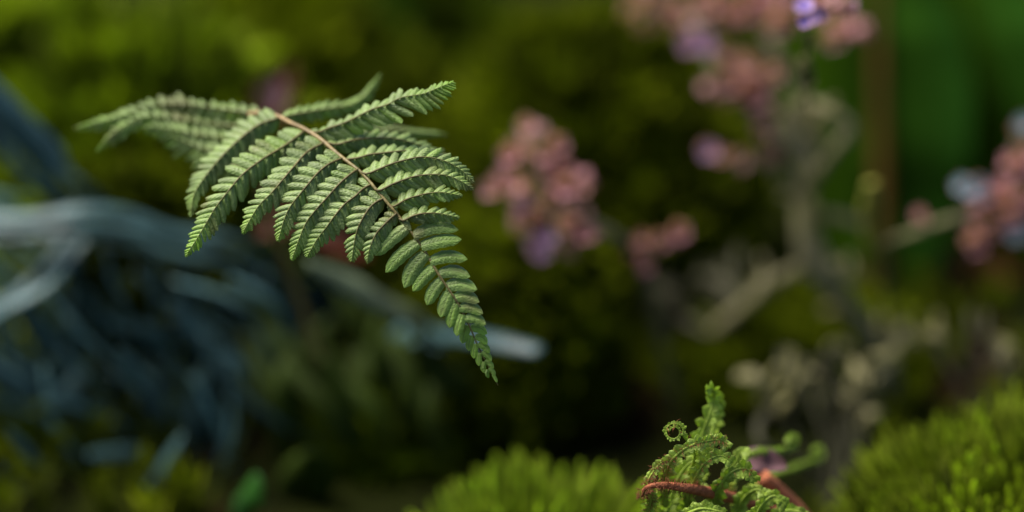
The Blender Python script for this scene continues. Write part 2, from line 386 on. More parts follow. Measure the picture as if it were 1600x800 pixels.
mb.build('rachis', M['rachis'], FERN)
# stipe: from the back end of the rachis down to the ground
st = [pz(RACH[0]), P(385, 186, FOC + .052), P(392, 240, FOC + .085), P(420, 340, FOC + .12), P(470, 470, FOC + .155), FERN.location.copy()]
sp = spline([tuple(p) for p in st], 40)
mb = MB(); tube(mb, [Vector(p) for p in sp], [k0 * (4.0 + 6 * i / 39) for i in range(40)], 8, [0.4 + .6 * i / 39 for i in range(40)])
mb.build('stipe', M['rachis'], FERN)

def pinna(pts, up, lo, sp_px, side, solo=True, tint0=0.0, tipT=1.0, su=0.9, sl=0.1, ang=24, tipstart=0.72, gap=1.0, prof=1.0, name='pinna', shape=None, cut=None, jit=0.11):
    """pts: (x, y, mm behind focus) along the costa; up/lo: px length of leaflets on each side; side: +1 runs right, -1 runs left."""
    c = spline(pts, 120); X = c[:, 0]; Y = c[:, 1]; D = FOC + c[:, 2] * 0.001
    s = np.concatenate([[0], np.cumsum(np.hypot(np.diff(X), np.diff(Y)))]); T = s[-1]
    W3 = [P(X[i], Y[i], D[i]) for i in range(120)]
    mb = MB()
    nrm = (-FW + Vector((0, 0, .6))).normalized()
    tube(mb, [w + nrm * 0.00018 for w in W3[::4]] , [k0 * (1.5 * (1 - i / 29) + 0.45) for i in range(30)], 6, [max(0, (i / 29 - .5) * 1.6) for i in range(30)])
    tipmb = MB(); rest = MB(); pcs = []
    x = sp_px * 0.45; rr = random.Random(int(pts[0][0] * 7 + pts[0][1]))
    while x < T - 1.0:
        u = x / T
        pr = min(1.0, 0.80 + u * 1.1) * max(0.0, (1 - u ** 3.0)) ** (0.85 * prof)
        if shape: pr *= shape(u)
        sp_ = sp_px * max(0.22, 0.25 + 0.75 * min(1.0, (1 - u) / 0.5))
        i = min(118, int(np.searchsorted(s, x)))
        tx, ty = X[min(i + 2, 119)] - X[max(i - 2, 0)], Y[min(i + 2, 119)] - Y[max(i - 2, 0)]
        l = math.hypot(tx, ty); tx /= l; ty /= l
        dtd = (D[min(i + 2, 119)] - D[max(i - 2, 0)]) / l     # metres of depth per px
        b = W3[i]; dd = D[i]
        Tv = vec(tx, ty, dtd, dd)
        for sgn, ln, slp in ((1, up, su), (-1, lo, sl)):
            if cut and cut(u, sgn): continue
            # perpendicular: for side=+1, up is (ty,-tx); for side=-1 it is (-ty, tx)
            pxx, pyy = (ty, -tx) if side > 0 else (-ty, tx)
            pxx *= sgn; pyy *= sgn
            a = R_(ang - 4 + 22 * u + rr.uniform(-6, 6))
            LL = ln * (1.42 if side > 0 else 1.22) * pr * rr.uniform(1 - jit, 1 + jit) / math.cos(a)
            if LL < 1.2: LL = 1.2
            dx = (pxx * math.cos(a) + tx * math.sin(a)) * LL; dy = (pyy * math.cos(a) + ty * math.sin(a)) * LL
            Lv = vec(dx, dy, slp * LL * math.cos(a) * pxm(dd) + dtd * math.sin(a) * LL, dd)
            N = Tv.cross(Lv); 
            if N.dot(FW) > 0: N = -N
            N.normalize()
            Wv = Tv.normalized() * (sp_ * gap * rr.uniform(.55, .63) * Tv.length)
            N = (N + Tv.normalized() * rr.uniform(0.0, 0.22)).normalized()
            tt = tint0 + (tipT - tint0) * max(0, (u - .62) / .38) ** 1.1 + rr.uniform(0, .16) + (.35 if rr.random() < .05 else 0)
            target = tipmb if u > tipstart else None
            m_ = target or MB()
            bb = b + Tv.normalized() * 0 + N * (0.00006 if sgn > 0 else 0)
            blade(m_, bb, Lv, Wv, N, nu=7 if solo else 5, nv=7 if solo else 5, arch=rr.uniform(.48, .66), droop=0.14 + rr.uniform(-.10, .16), falc=0.35, tint=(tt * .8, tt),
                  veins=30, serr=0.04, groove=0.10, basew=.88, pk=.4, tipround=3.2)
            if target is None: pcs.append((LL * sp_, m_))
        x += sp_
    p = mb.build(name, M['costa'], FERN)
    if tipmb.v: tipmb.build('pinna_tip', M['fern'], p)
    if solo:
        for _, m_ in pcs: m_.build('pinnule', M['fern'], p); fr_count[0] += 1
    else:
        for _, m_ in pcs: rest.add(m_.v, m_.f, m_.t, m_.uv)
        o = rest.build('pinnules', M['fern'], p); o['kind'] = 'stuff'
    return p

# left side, from the back to the tip
pinna([(405, 178, 44), (350, 171, 50), (285, 163, 52), (235, 166, 52), (200, 178, 50), (165, 188, 48), (115, 200, 48)], 15, 27, 15.5, -1, False, .1, .9, su=.8, gap=.72, jit=.25)
pinna([(396, 196, 46), (345, 196, 50), (285, 188, 50), (230, 182, 48), (195, 196, 45), (172, 213, 43), (150, 236, 42)], 14, 27, 15.5, -1, False, .1, .9, su=.7, gap=.72, jit=.25)
pinna([(392, 212, 46), (350, 216, 48), (300, 210, 47), (255, 200, 46), (222, 198, 45)], 17, 28, 15, -1, False, .1, .6, su=.6, gap=.72, jit=.25)
pinna([(396, 232, 42), (360, 240, 44), (320, 234, 45), (280, 218, 46), (250, 205, 46)], 17, 30, 15, -1, False, .1, .4, su=.6, gap=.72, jit=.25)
pinna([(388, 250, 40), (360, 262, 42), (330, 256, 44), (300, 238, 45)], 15, 22, 12, -1, False, .1, .4, su=.6, gap=.72, jit=.25)
pinna([(398, 262, 38), (375, 262, 40), (345, 262, 41), (318, 250, 42)], 17, 20, 14, -1, False, .1, .4, su=.6, gap=.72, jit=.25)
pinna([(438, 184, 29), (405, 195, 27), (372, 220, 24), (342, 250, 21), (318, 280, 18), (303, 305, 16), (298, 338, 14)], 25, 20, 12.5, -1, True, 0, .5, su=.9, tipstart=.8)
pinna([(478, 203, 22), (448, 226, 17), (412, 248, 12), (380, 272, 9), (356, 300, 6), (336, 326, 4), (316, 360, 2), (290, 401, 0)], 27, 27, 15.5, -1, True, .15, 1.0, su=.5, gap=.9, tipstart=.8)
pinna([(507, 223, 16), (480, 238, 12), (460, 260, 8), (442, 281, 5), (424, 302, 3), (406, 320, 2), (394, 338, 1), (379, 365, 0)], 24, 23, 14.5, -1, True, 0, 1.0, su=.5, tipstart=.74)
pinna([(537, 247, 10), (515, 256, 7), (497, 270, 5), (485, 284, 3), (471, 301, 2), (455, 321, 1), (445, 341, 0), (434, 378, -1)], 23, 23, 13.5, -1, True, 0, .8, su=.4, tipstart=.72)
pinna([(560, 265, 6), (551, 270, 4), (532, 286, 2), (513, 307, 1), (493, 329, 0), (478, 349, 0), (467, 375, -1), (456, 406, -2)], 23, 22, 13, -1, True, 0, .8, su=.4, tipstart=.74)
pinna([(583, 287, 3), (568, 295, 2), (555, 307, 0), (539, 319, 0), (525, 335, -1), (509, 357, -1), (495, 375, -1), (479, 403, -2)], 23, 22, 13, -1, True, 0, .7, su=.4, tipstart=.76)
pinna([(601, 310, 0), (588, 316, -1), (577, 326, -2), (565, 345, -3), (556, 368, -3), (549, 409, -4)], 20, 20, 12, -1, True, 0, .6, su=.35, tipstart=.7)
pinna([(620, 334, -2), (609, 343, -3), (598, 354, -4), (587, 367, -4), (578, 388, -5), (574, 411, -5)], 13, 15, 10.5, -1, True, .05, .4, su=.3, tipstart=.5)
# right side, from the back to the tip
pinna([(443, 183, 32), (475, 176, 36), (510, 170, 40), (545, 164, 43), (567, 152, 45), (581, 134, 46), (594, 116, 48)], 11, 13, 14, 1, False, .2, .7, su=1.0)
pinna([(478, 204, 22), (496, 207, 20), (515, 200, 18), (537, 193, 17), (560, 182, 15), (582, 171, 13), (605, 164, 11), (627, 153, 9), (661, 147, 7), (684, 138, 6), (707, 128, 5)],
      12, 24, 14.5, 1, True, 0.05, 1.0, su=1.3, sl=-.1, tipstart=.88, prof=.8, shape=lambda u: .72 + .55 * math.sin(min(1, u / .72) * 1.57) ** 2)
pinna([(506, 224, 30), (540, 213, 36), (590, 203, 42), (640, 206, 46), (698, 210, 50)], 10, 12, 14, 1, False, .05, .2, su=1.2)
pinna([(508, 222, 17), (526, 226, 16), (549, 220, 16), (571, 217, 17), (605, 216, 18), (632, 220, 19), (668, 232, 21), (700, 248, 22), (722, 266, 22)], 13, 16, 15.5, 1, True, 0, .2, su=1.3, tipstart=.62)
pinna([(538, 250, 10), (560, 247, 9), (577, 242, 9), (594, 240, 9), (612, 238, 9), (640, 236, 10), (672, 242, 11), (705, 258, 12), (732, 279, 12)], 14, 16, 15.5, 1, True, 0, .2, su=1.3, tipstart=.62)
pinna([(560, 267, 6), (573, 272, 4), (596, 263, 3), (616, 255, 3), (635, 250, 2), (654, 246, 2), (676, 247, 2), (700, 254, 1), (723, 268, 1), (741, 286, 0)], 16, 19, 15.5, 1, True, 0, .25, su=1.0, tipstart=.72)
pinna([(586, 296, 1), (594, 298, 0), (612, 289, 0), (635, 280, 0), (654, 275, 0), (676, 273, -1), (700, 275, -1), (721, 284, -2), (739, 296, -2)], 16, 19, 15, 1, True, 0, .25, su=1.0, tipstart=.72)
pinna([(606, 320, -1), (615, 323, -1), (635, 312, -2), (654, 306, -2), (672, 302, -2), (691, 301, -3), (722, 306, -3)], 14, 15, 14.5, 1, True, .05, .3, su=.9, tipstart=.6)
pinna([(624, 342, -2), (631, 345, -3), (645, 338, -4), (662, 334, -4), (686, 334, -4), (717, 340, -4)], 12, 14, 14, 1, True, .05, .3, su=.9, tipstart=.5)
print('PINNULES', fr_count[0])
# undivided leaflets towards the tip of the frond
def lobe(bx, by, mx, my, tx, ty, hw, d0=-3, dm=0.0, n=9, arch=.45):
    mb = MB(); rr = random.Random(int(bx * 3 + by)); b = P(bx, by, FOC + d0 * .001); hw *= 1.02 if by < 440 else 1.18; dd = FOC + d0 * .001
    l = math.hypot(tx - bx, ty - by); ux, uy = (tx - bx) / l, (ty - by) / l
    right = ux > 0
    w = (uy, -ux) if right else (-uy, ux)     # towards the upper side
    bow = (mx - (bx + tx) / 2) * w[0] + (my - (by + ty) / 2) * w[1]
    Wv = vec(w[0] * hw, w[1] * hw, 0.55 * hw * pxm(dd) if right else .3 * hw * pxm(dd), dd)
    Lv = vec((tx - bx) * 1.06, (ty - by) * 1.06, dm * .001, dd)
    N = Wv.cross(Lv)
    if N.dot(FW) > 0: N = -N
    N.normalize()
    nu, nv = n, 9; v = []; t = []; uv = []; tn = rr.uniform(.15, .4) + max(0, (by - 440) / 400)
    for i in range(nu + 1):
        u = i / nu
        pr = (0.72 + .28 * math.sin(min(u / .3, 1) * 1.57)) if u < .45 else max(0, 1 - ((u - .45) / .55) ** 2.6) ** .6
        if 0 < i < nu: pr *= 1 + (.035 if i % 2 else -.035)
        pr = max(pr, .05)
        for j in range(nv):
            q = -1 + 2 * j / (nv - 1)
            hgt = hw * pxm(dd) * (-arch * q * q * pr - .14 * max(0, 1 - abs(q) / .28) + .05 * math.sin(u * 22) * abs(q)) - .08 * Lv.length * u * u
            v.append(b + Lv * u + Wv * (q * pr + bow / hw * 4 * u * (1 - u)) + N * hgt); t.append(tn + .3 * u); uv.append((u, q, 62))
    f = [(i * nv + j, i * nv + j + 1, (i + 1) * nv + j + 1, (i + 1) * nv + j) for i in range(nu) for j in range(nv - 1)]
    mb.add(v, f, t, uv); mb.build('pinna', M['fern'], FERN)
LOB = [(634, 356, 610, 372, 587, 396, 11), (652, 379, 628, 395, 604, 422, 11), (664, 396, 644, 417, 632, 446, 12), (680, 417, 662, 430, 646, 452, 11),
       (690, 437, 677, 452, 667, 474, 10.5), (702, 456, 694, 473, 688, 493, 9.5), (712, 474, 705, 490, 702, 510, 8.5), (721, 491, 716, 505, 713, 523, 7.5),
       (729, 508, 725, 520, 722, 535, 6.5), (736, 524, 733, 535, 732, 547, 5.5), (742, 537, 740, 548, 740, 559, 5), (749, 551, 747, 561, 748, 571, 4.5),
       (756, 565, 754, 573, 756, 582, 4), (763, 577, 762, 584, 764, 590, 3),
       (646, 367, 678, 352, 712, 357, 10.5), (658, 383, 687, 374, 717, 372, 10.5), (672, 407, 699, 398, 727, 403, 10), (685, 427, 709, 421, 732, 430, 10),
       (697, 446, 720, 441, 743, 450, 9.5), (709, 464, 728, 460, 747, 470, 8.5), (718, 480, 735, 478, 753, 488, 7.5), (727, 496, 742, 495, 758, 505, 7),
       (735, 511, 748, 511, 760, 520, 6.2), (742, 525, 752, 526, 761, 536, 5.5), (747, 537, 757, 540, 765, 550, 4.8), (753, 550, 762, 554, 768, 563, 4.2),
       (759, 562, 766, 567, 771, 575, 3.5), (765, 574, 770, 579, 774, 586, 3), (770, 585, 774, 590, 777, 597, 2.2)]
for q in LOB: lobe(*q, d0=-4 if q[1] < 500 else -1.5)

# ---------------------------------------------------------------- straps and leaves
def strap(name, pts, width, mkey, parent=None, flat=0.10, cup=0.25, n=26, nrm=None, taper=(0.35, 0.15), tints=None, wave=0.0, seg=10):
    """pts (x, y, depth m); width px (full). A thick-walled leaf with an oval section."""
    wp = [P(*p) for p in pts]; c = spline([tuple(p) for p in wp], n)
    dm = sum(p[2] for p in pts) / len(pts); k = pxm(dm) * 0.5
    rad = []
    for i in range(n):
        u = i / (n - 1)
        r = 1.0
        if u < .3: r = taper[0] + (1 - taper[0]) * math.sin(u / .3 * math.pi / 2)
        if u > .6: r = taper[1] + (1 - taper[1]) * math.sqrt(max(0, 1 - ((u - .6) / .4) ** 2))
        rad.append(width * k * r * (1 + wave * math.sin(u * 17 + pts[0][0])))
    mb = MB(); tube(mb, [Vector(p) for p in c], rad, seg, tints or [i / (n - 1) for i in range(n)], flat, nrm or (0, -0.75, .65), cup)
    return mb.build(name, M[mkey], parent)
def stalk(parent, a, b, r, mkey, name='stem', sag=0.0):
    m = (a + b) / 2 + Vector((0.004, 0, sag)); c = spline([tuple(a), tuple(m), tuple(b)], 12)
    mb = MB(); tube(mb, [Vector(p) for p in c], r, 6); return mb.build(name, M[mkey], parent)
def grounded(px, py, d):
    p = P(px, py, d); p.z = ground_z(p.x, p.y) - .003; return p

# blue-grey strap-leaved plant, left
g0 = grounded(60, 560, 1.02)
BL = empty('strap_leaf_plant', g0, 'blue grey plant with broad arching strap leaves crossing the left edge', 'plant', 'blue grey leafy plants')
for i, (pts, w) in enumerate([
    ([(-60, 120, .98), (10, 190, .99), (70, 255, 1.0), (120, 315, 1.02), (150, 380, 1.04)], 82),
    ([(-70, 350, 1.0), (20, 352, .99), (110, 345, .985), (190, 350, .99), (270, 368, 1.0), (350, 392, 1.02), (420, 430, 1.05), (490, 500, 1.08)], 60),
    ([(-70, 530, 1.0), (-10, 490, .99), (50, 445, .99), (95, 400, 1.0), (130, 355, 1.01)], 50),
    ([(-50, 320, 1.06), (40, 330, 1.08), (130, 370, 1.1), (200, 430, 1.12)], 60),
    ([(240, 370, 1.06), (320, 385, 1.07), (400, 440, 1.09), (470, 520, 1.1), (540, 610, 1.12)], 62),
    ([(360, 330, 1.10), (420, 370, 1.1), (470, 430, 1.1), (520, 520, 1.12), (545, 600, 1.14)], 50)]):
    for j, (ox, wf, tt) in enumerate(((-.30, .50, .9), (.05, .55, .3), (.34, .45, .7))):
        tilt = [(x - ox * w * (.9 if i in (0, 2, 5) else .25) + 6 * math.sin(x * .02 + j * 2), y + ox * w * (.25 if i in (0, 2, 5) else .9) + 7 * math.sin(x * .03 + j * 3), z + .006 * j) for x, y, z in pts]
        strap('leaf', tilt, w * wf * .82, 'blue', BL, nrm=(.25 * (j - 1), -.55, .8), taper=(.8, .3), wave=.06, tints=[tt + .4 * math.sin(q * .5 + j) for q in range(26)])
    a = P(*pts[-1]); e = grounded(60 + i * 60, 560, 1.03 + .02 * i)
    stalk(BL, P(*pts[-2]), e, .0022, 'blue')
g0 = grounded(250, 760, 1.0)
BS = empty('leafy_shrublet', g0, 'low blue grey shrublet of short fleshy leaves in the dark lower left', 'plant', 'blue grey leafy plants')
for pts, w, dz in [
    ([(30, 470), (70, 530), (120, 580)], 44, 1.0), ([(165, 470), (158, 530), (175, 600)], 36, 1.03), ([(200, 505), (235, 518), (275, 545)], 38, 1.0),
    ([(185, 550), (215, 582), (262, 622)], 38, .97), ([(270, 470), (325, 535), (395, 595)], 50, 1.0), ([(350, 470), (375, 520), (400, 570)], 40, 1.05),
    ([(335, 560), (310, 620), (290, 690)], 62, 1.02), ([(-30, 560), (15, 590), (60, 625)], 44, .96), ([(10, 670), (30, 690), (62, 725)], 30, .96),
    ([(0, 725), (20, 745), (30, 790)], 34, .97), ([(138, 712), (170, 708), (222, 702)], 30, .985), ([(285, 680), (262, 715), (236, 765)], 36, .97),
    ([(245, 740), (240, 790), (250, 830)], 36, .97), ([(400, 580), (450, 640), (500, 700)], 56, 1.06), ([(85, 620), (110, 600), (135, 570)], 34, 1.0),
    ([(400, 640), (420, 690), (410, 740)], 40, 1.06), ([(110, 430), (150, 450), (200, 500)], 42, 1.05), ([(300, 430), (280, 480), (230, 520)], 38, 1.06),
    ([(-20, 620), (30, 640), (70, 650)], 26, 1.0), ([(60, 560), (80, 590), (90, 640)], 26, 1.0)]:
    pts3 = [(x, y, dz + .01 * k) for k, (x, y) in enumerate(pts)]
    strap('leaf', pts3, w * .8, 'blue', BS, n=16, nrm=(random.uniform(-.3, .3), -.6, .75), taper=(.3, .15), flat=.10, tints=[.4] * 16)
    b = pts3[-1]; stalk(BS, P(*b), grounded(250 + (b[0] - 250) * .5, 760, 1.0), .0010, 'olive')

rb = random.Random(21)
for i in range(110):
    x, y = rb.uniform(-60, 380), rb.uniform(370, 640); a = rb.uniform(.15, 1.25) + (x / 600); l = rb.uniform(110, 260); bow = rb.uniform(-40, 50); z = rb.uniform(.985, 1.07)
    ex, ey = x + l * math.cos(a), y + l * math.sin(a)
    strap('leaf', [(x, y, z), ((x + ex) / 2 + bow * math.sin(a), (y + ey) / 2 - bow * math.cos(a), z + .01), (ex, ey, z + .03)], rb.uniform(6, 15), 'blue', BS, n=14, nrm=(rb.uniform(-.5, .5), -.6, .75), taper=(.3, .2), flat=.15, tints=[rb.choice((-.3, 0, .5, 1.5, 2.6))] * 14)  # random tints put highlights into the colour of some strands
g0 = grounded(610, 640, 1.04)
FL = empty('strap_leaf_plant', g0, 'blue grey plant with one finger shaped leaf poking out right of the fern tip', 'plant', 'blue grey leafy plants')
strap('leaf', [(590, 580, 1.05), (640, 535, 1.03), (700, 520, 1.0), (770, 530, .975), (846, 548, .96)], 38, 'blue', FL, tints=[-.25] * 26, taper=(.6, .55), nrm=(0, -.6, .8))
strap('leaf', [(640, 620, 1.06), (620, 560, 1.04), (650, 520, 1.02), (700, 540, 1.0)], 50, 'blue', FL, nrm=(.2, -.7, .6))
stalk(FL, P(590, 580, 1.05), g0, .002, 'blue'); stalk(FL, P(640, 620, 1.06), g0, .002, 'blue')
o = empty('pale_leaf_plant', grounded(680, 640, 1.03), 'pale grey green leaf behind the tips of the lower left leaflets', 'plant')
strap('leaf', [(480, 410, .96), (530, 435, .97), (590, 465, .98), (650, 500, 1.0), (690, 560, 1.02)], 50, 'paleg', o, nrm=(0, -.6, .8))
strap('leaf', [(650, 540, 1.0), (690, 575, 1.01), (740, 600, 1.02)], 60, 'olive', o, nrm=(0, -.7, .7))
stalk(o, P(690, 560, 1.02), o.location.copy(), .002, 'olive')
# olive and green leaves, lower middle
g = empty('olive_leaf_clump', grounded(560, 720, 1.0), 'clump of long olive leaves leaning up under the fern frond', 'plant')
rb = random.Random(11)
for i in range(26):
    x, y = rb.uniform(430, 700), rb.uniform(560, 720); a = rb.uniform(-2.35, -1.2); l = rb.uniform(90, 190); z = rb.uniform(1.0, 1.07)
    ex, ey = x + l * math.cos(a), y + l * math.sin(a); k = rb.uniform(-25, 25)
    strap('leaf', [(x, y + 10, z), ((x + ex) / 2 + k, (y + ey) / 2, z - .005), (ex, ey, z)], rb.uniform(18, 42), 'olive', g, n=14, nrm=(rb.uniform(-.6, .6), -.7, .6), taper=(.4, .25), tints=[0] * 14)
g = empty('green_leaf_sprig', grounded(400, 820, .97), 'small bright green rounded leaf at the bottom edge, lower left', 'plant')
strap('leaf', [(392, 830, .97), (388, 790, .96), (405, 745, .95)], 54, 'bright', g, n=14, nrm=(0.1, -.5, .85), taper=(.4, .2), flat=.05, wave=.05); stalk(g, P(392, 826, .97), g.location.copy(), .001, 'bright')
g = empty('green_leaf_sprig', grounded(500, 790, 1.0), 'dim green leaf pair low down between the shrublet and the bottom moss hummock', 'plant')
strap('leaf', [(500, 790, 1.0), (490, 750, .99), (485, 705, .98)], 70, 'olive', g, n=14, nrm=(0, -.8, .6)); strap('leaf', [(440, 790, 1.0), (450, 750, .99), (470, 715, .98)], 40, 'olive', g, n=14)

# big background leaf, upper right
def broad_leaf(pts, width, mkey, label, midkey='brown', mid_r=.006, nrm=(0, -1, .2)):
    wp = [P(*p) for p in pts]; c = [Vector(p) for p in spline([tuple(p) for p in wp], 30)]
    b = Vector(c[0]); b.z = ground_z(b.x, b.y) - .003
    root = empty('broad_leaf_plant', b, label, 'plant', 'broad leaved plants'); mb = MB(); v = []; t = []; uv = []; nv = 13
    ref = Vector(nrm)
    for i, p in enumerate(c):
        u = i / 29; T = (c[min(i + 1, 29)] - c[max(i - 1, 0)]).normalized(); N = (ref - T * ref.dot(T)).normalized(); B = T.cross(N)
        w = width * pxm(pts[1][2]) * (math.sin(math.pi * (0.04 + .92 * u)) ** .7)
        for j in range(nv):
            q = -1 + 2 * j / (nv - 1)
            v.append(p + B * q * w + N * (-.16 * w * q * q + .03 * w * math.sin(9 * u + 4 * abs(q)) + .10 * w * abs(q))); t.append(.5 + .5 * q); uv.append((u, q, 60))
    f = [(i * nv + j, i * nv + j + 1, (i + 1) * nv + j + 1, (i + 1) * nv + j) for i in range(29) for j in range(nv - 1)]
    mb.add(v, f, t, uv); mb.build('blade', M[mkey], root)
    mb = MB(); tube(mb, [p + ref.normalized() * .002 for p in c] , [mid_r * (1.1 - .8 * i / 29) for i in range(30)], 8); mb.build('midrib', M[midkey], root)
    mb = MB(); tube(mb, [b, (b + c[0]) / 2 + Vector((.003, 0, 0)), c[0] + Vector((0, 0, .003))], mid_r * 1.1, 8); mb.build('petiole', M[midkey], root)
    return root
broad_leaf([(1376, 500, 1.13), (1376, 300, 1.14), (1372, 60, 1.16), (1372, -160, 1.20)], 150, 'broad', 'large smooth dark green leaf with a brown midrib standing at the upper right', mid_r=.0042)
broad_leaf([(1590, 430, 1.17), (1560, 240, 1.18), (1510, 40, 1.2), (1470, -160, 1.24)], 135, 'broad', 'dark green leaf behind the pink sprig at the upper right edge', 'broad')
broad_leaf([(1320, 450, 1.19), (1310, 200, 1.20), (1290, -80, 1.24)], 90, 'broad', 'dark green leaf behind the crooked olive stem', 'broad')
broad_leaf([(600, 330, 1.24), (600, 130, 1.24), (580, -80, 1.27)], 60, 'broad', 'dim green leaf above the fern at the top edge', 'broad', .002)

# ---------------------------------------------------------------- fallen leaves
def flat_leaf(px, py, d, ln, wd, mkey, label, ang=0.0, tilt=.5, cat='leaf', name='fallen_leaf', ground=True, lift=0.0):
    c = P(px, py, d)
    if ground: c.z = ground_z(c.x, c.y) + .012
    k = pxm(d); mb = MB(); v = []; t = []; uv = []; nu, nv = 12, 9
    Lv = (RT * math.cos(ang) + (UP * math.cos(tilt) + FW * math.sin(tilt)) * math.sin(ang)).normalized() * ln * k
    N = (-FW * math.sin(tilt + .4) + Vector((0, 0, 1)) * math.cos(tilt)).normalized(); N = (N - Lv.normalized() * N.dot(Lv.normalized())).normalized()
    Wv = Lv.normalized().cross(N) * wd * k * .5
    for i in range(nu + 1):
        u = i / nu; w = math.sin(math.pi * (.03 + .94 * u)) ** .75
        for j in range(nv):
            q = -1 + 2 * j / (nv - 1); v.append(c + Lv * (u - .5) + Wv * q * w + N * (Wv.length * (.35 * abs(q) + .12 * math.sin(u * 7 + q * 3)) - Lv.length * .18 * (u - .5) ** 2))
            t.append(u); uv.append((u, q, 50))
    f = [(i * nv + j, i * nv + j + 1, (i + 1) * nv + j + 1, (i + 1) * nv + j) for i in range(nu) for j in range(nv - 1)]
    mb.add(v, f, t, uv); o = mb.build(name, M[mkey]); tag(o, label, cat, 'fallen leaves'); return o
flat_leaf(432, 150, 1.08, 110, 70, 'redleaf', 'red brown leaf standing behind the top of the fern rachis', 1.2, .1, ground=False)
flat_leaf(428, 150, 1.05, 60, 42, 'mauve', 'small mauve leaf in front of the red brown leaf above the fern rachis', 1.4, .1, ground=False)
flat_leaf(445, 345, 1.0, 110, 60, 'redleaf', 'rusty leaf low behind the left leaflet tips of the fern', .5, .3, ground=False)
flat_leaf(530, 385, .99, 100, 50, 'redleaf', 'rusty leaf behind the middle leaflet tips of the fern', -.4, .3, ground=False)
flat_leaf(1570, 190, 1.25, 230, 70, 'redleaf', 'long red brown leaf upright at the upper right edge', 1.25, .1, ground=False)
flat_leaf(1200, 560, 1.12, 90, 60, 'redleaf', 'dark red leaf under the forked olive stem', .2)
flat_leaf(930, 545, 1.10, 120, 70, 'redleaf', 'dark red leaf on the ground right of the blue finger leaf', .3)
flat_leaf(1535, 455, 1.15, 110, 60, 'redleaf', 'dull red leaf below the pink sprig at the right edge', -.2)

# ---------------------------------------------------------------- statice plants
def calyx_mesh(mkey, seed):
    r = random.Random(seed); mb = MB(); seg = 10; v = []; t = []; uv = []
    prof = [(0, .0006), (.0025, .0011), (.0045, .0016), (.0065, .0030), (.0078, .0042)]
    for i, (z, rad) in enumerate(prof):
        for k in range(seg):
            a = 2 * math.pi * k / seg; rr = rad * (1 + (.14 if k % 2 else -.14) * (i / 4) ** 2)
            v.append(Vector((rr * math.cos(a), rr * math.sin(a), z + (.0007 if k % 2 else -.0004) * (i == 4) + r.uniform(-.0002, .0002)))); t.append(i / 4); uv.append((0, 0, 0))
    f = [(i * seg + k, i * seg + (k + 1) % seg, (i + 1) * seg + (k + 1) % seg, (i + 1) * seg + k) for i in range(4) for k in range(seg)]
    f.append(tuple(range(seg - 1, -1, -1))); mb.add(v, f, t, uv); return mb.mesh('calyx', M[mkey], Vector((0, 0, 0)))
def corolla_mesh(mkey):
    mb = MB()
    for k in range(5):
        a = 2 * math.pi * k / 5; L = Vector((math.cos(a), math.sin(a), .35)) * .0045; Wd = Vector((-math.sin(a), math.cos(a), 0)) * .0022
        blade(mb, Vector((0, 0, .0062)), L, Wd, Vector((0, 0, 1)), 4, 5, arch=-.3, droop=.1, falc=0, serr=0, basew=.4, pk=.6, tint=(0, 1), groove=0)
    return mb.mesh('corolla', M[mkey], Vector((0, 0, 0)))
CAL = {k: [calyx_mesh(k, i) for i in range(3)] for k in ('salmon', 'rose')}
CAL['wing'] = [calyx_mesh('wing', 5)]
COR = {k: corolla_mesh(k) for k in ('lilac', 'violet', 'icy')}
def florets(root, cx, cy, d, rx, ry, n, keys, flower=None, pf=0.0, size=1.0, hub=None, dz=.012, seed=0):
    r = random.Random(seed + int(cx)); hubv = P(*(hub or (cx, cy + ry * .3, d)))
    for i in range(n):
        a = r.uniform(0, 6.28); q = math.sqrt((i + .5) / n)
        p = P(cx + rx * q * math.cos(a), cy + ry * q * math.sin(a), d + r.uniform(-dz, dz))
        dr = ((p - hubv).normalized() + Vector((r.uniform(-.8, .8), -.3 + r.uniform(-.5, .5), .2 + r.uniform(-.6, .5)))).normalized()
        if pf >= .8: dr = (dr * .5 - FW + Vector((0, 0, .2))).normalized()
        s = size * r.uniform(.8, 1.2); key = r.choice(keys)
        mw = Matrix.Translation(p - dr * .004 * s) @ dr.to_track_quat('Z', 'Y').to_matrix().to_4x4() @ Matrix.Scale(s, 4)
        o = bpy.data.objects.new('calyx', r.choice(CAL[key])); place(o, mw, root)
        if flower and r.random() < pf:
            c = bpy.data.objects.new('corolla', COR[flower]); place(c, mw, o)
        PED.append((p - dr * .004 * s, hubv))
def pedicels(root):
    mb = MB()
    for a, b in PED:
        m = (a + b) / 2 + Vector((0, 0, -.002)); tube(mb, [a, m, b], [.0005, .0006, .0008], 4)
    if mb.v: o = mb.build('pedicels', M['wing'], root); o['kind'] = 'stuff'
    PED.clear()
PED = []
def wing(root, pts, w, mkey='wing', flat=.16, name='stem', taper=(.8, .7), wave=.12, nrm=None):
    return strap(name, pts, w, mkey, root, flat=flat, cup=.15, n=30, taper=taper, wave=wave, tints=[.25 + .25 * math.sin(i * .7) for i in range(30)], nrm=nrm)

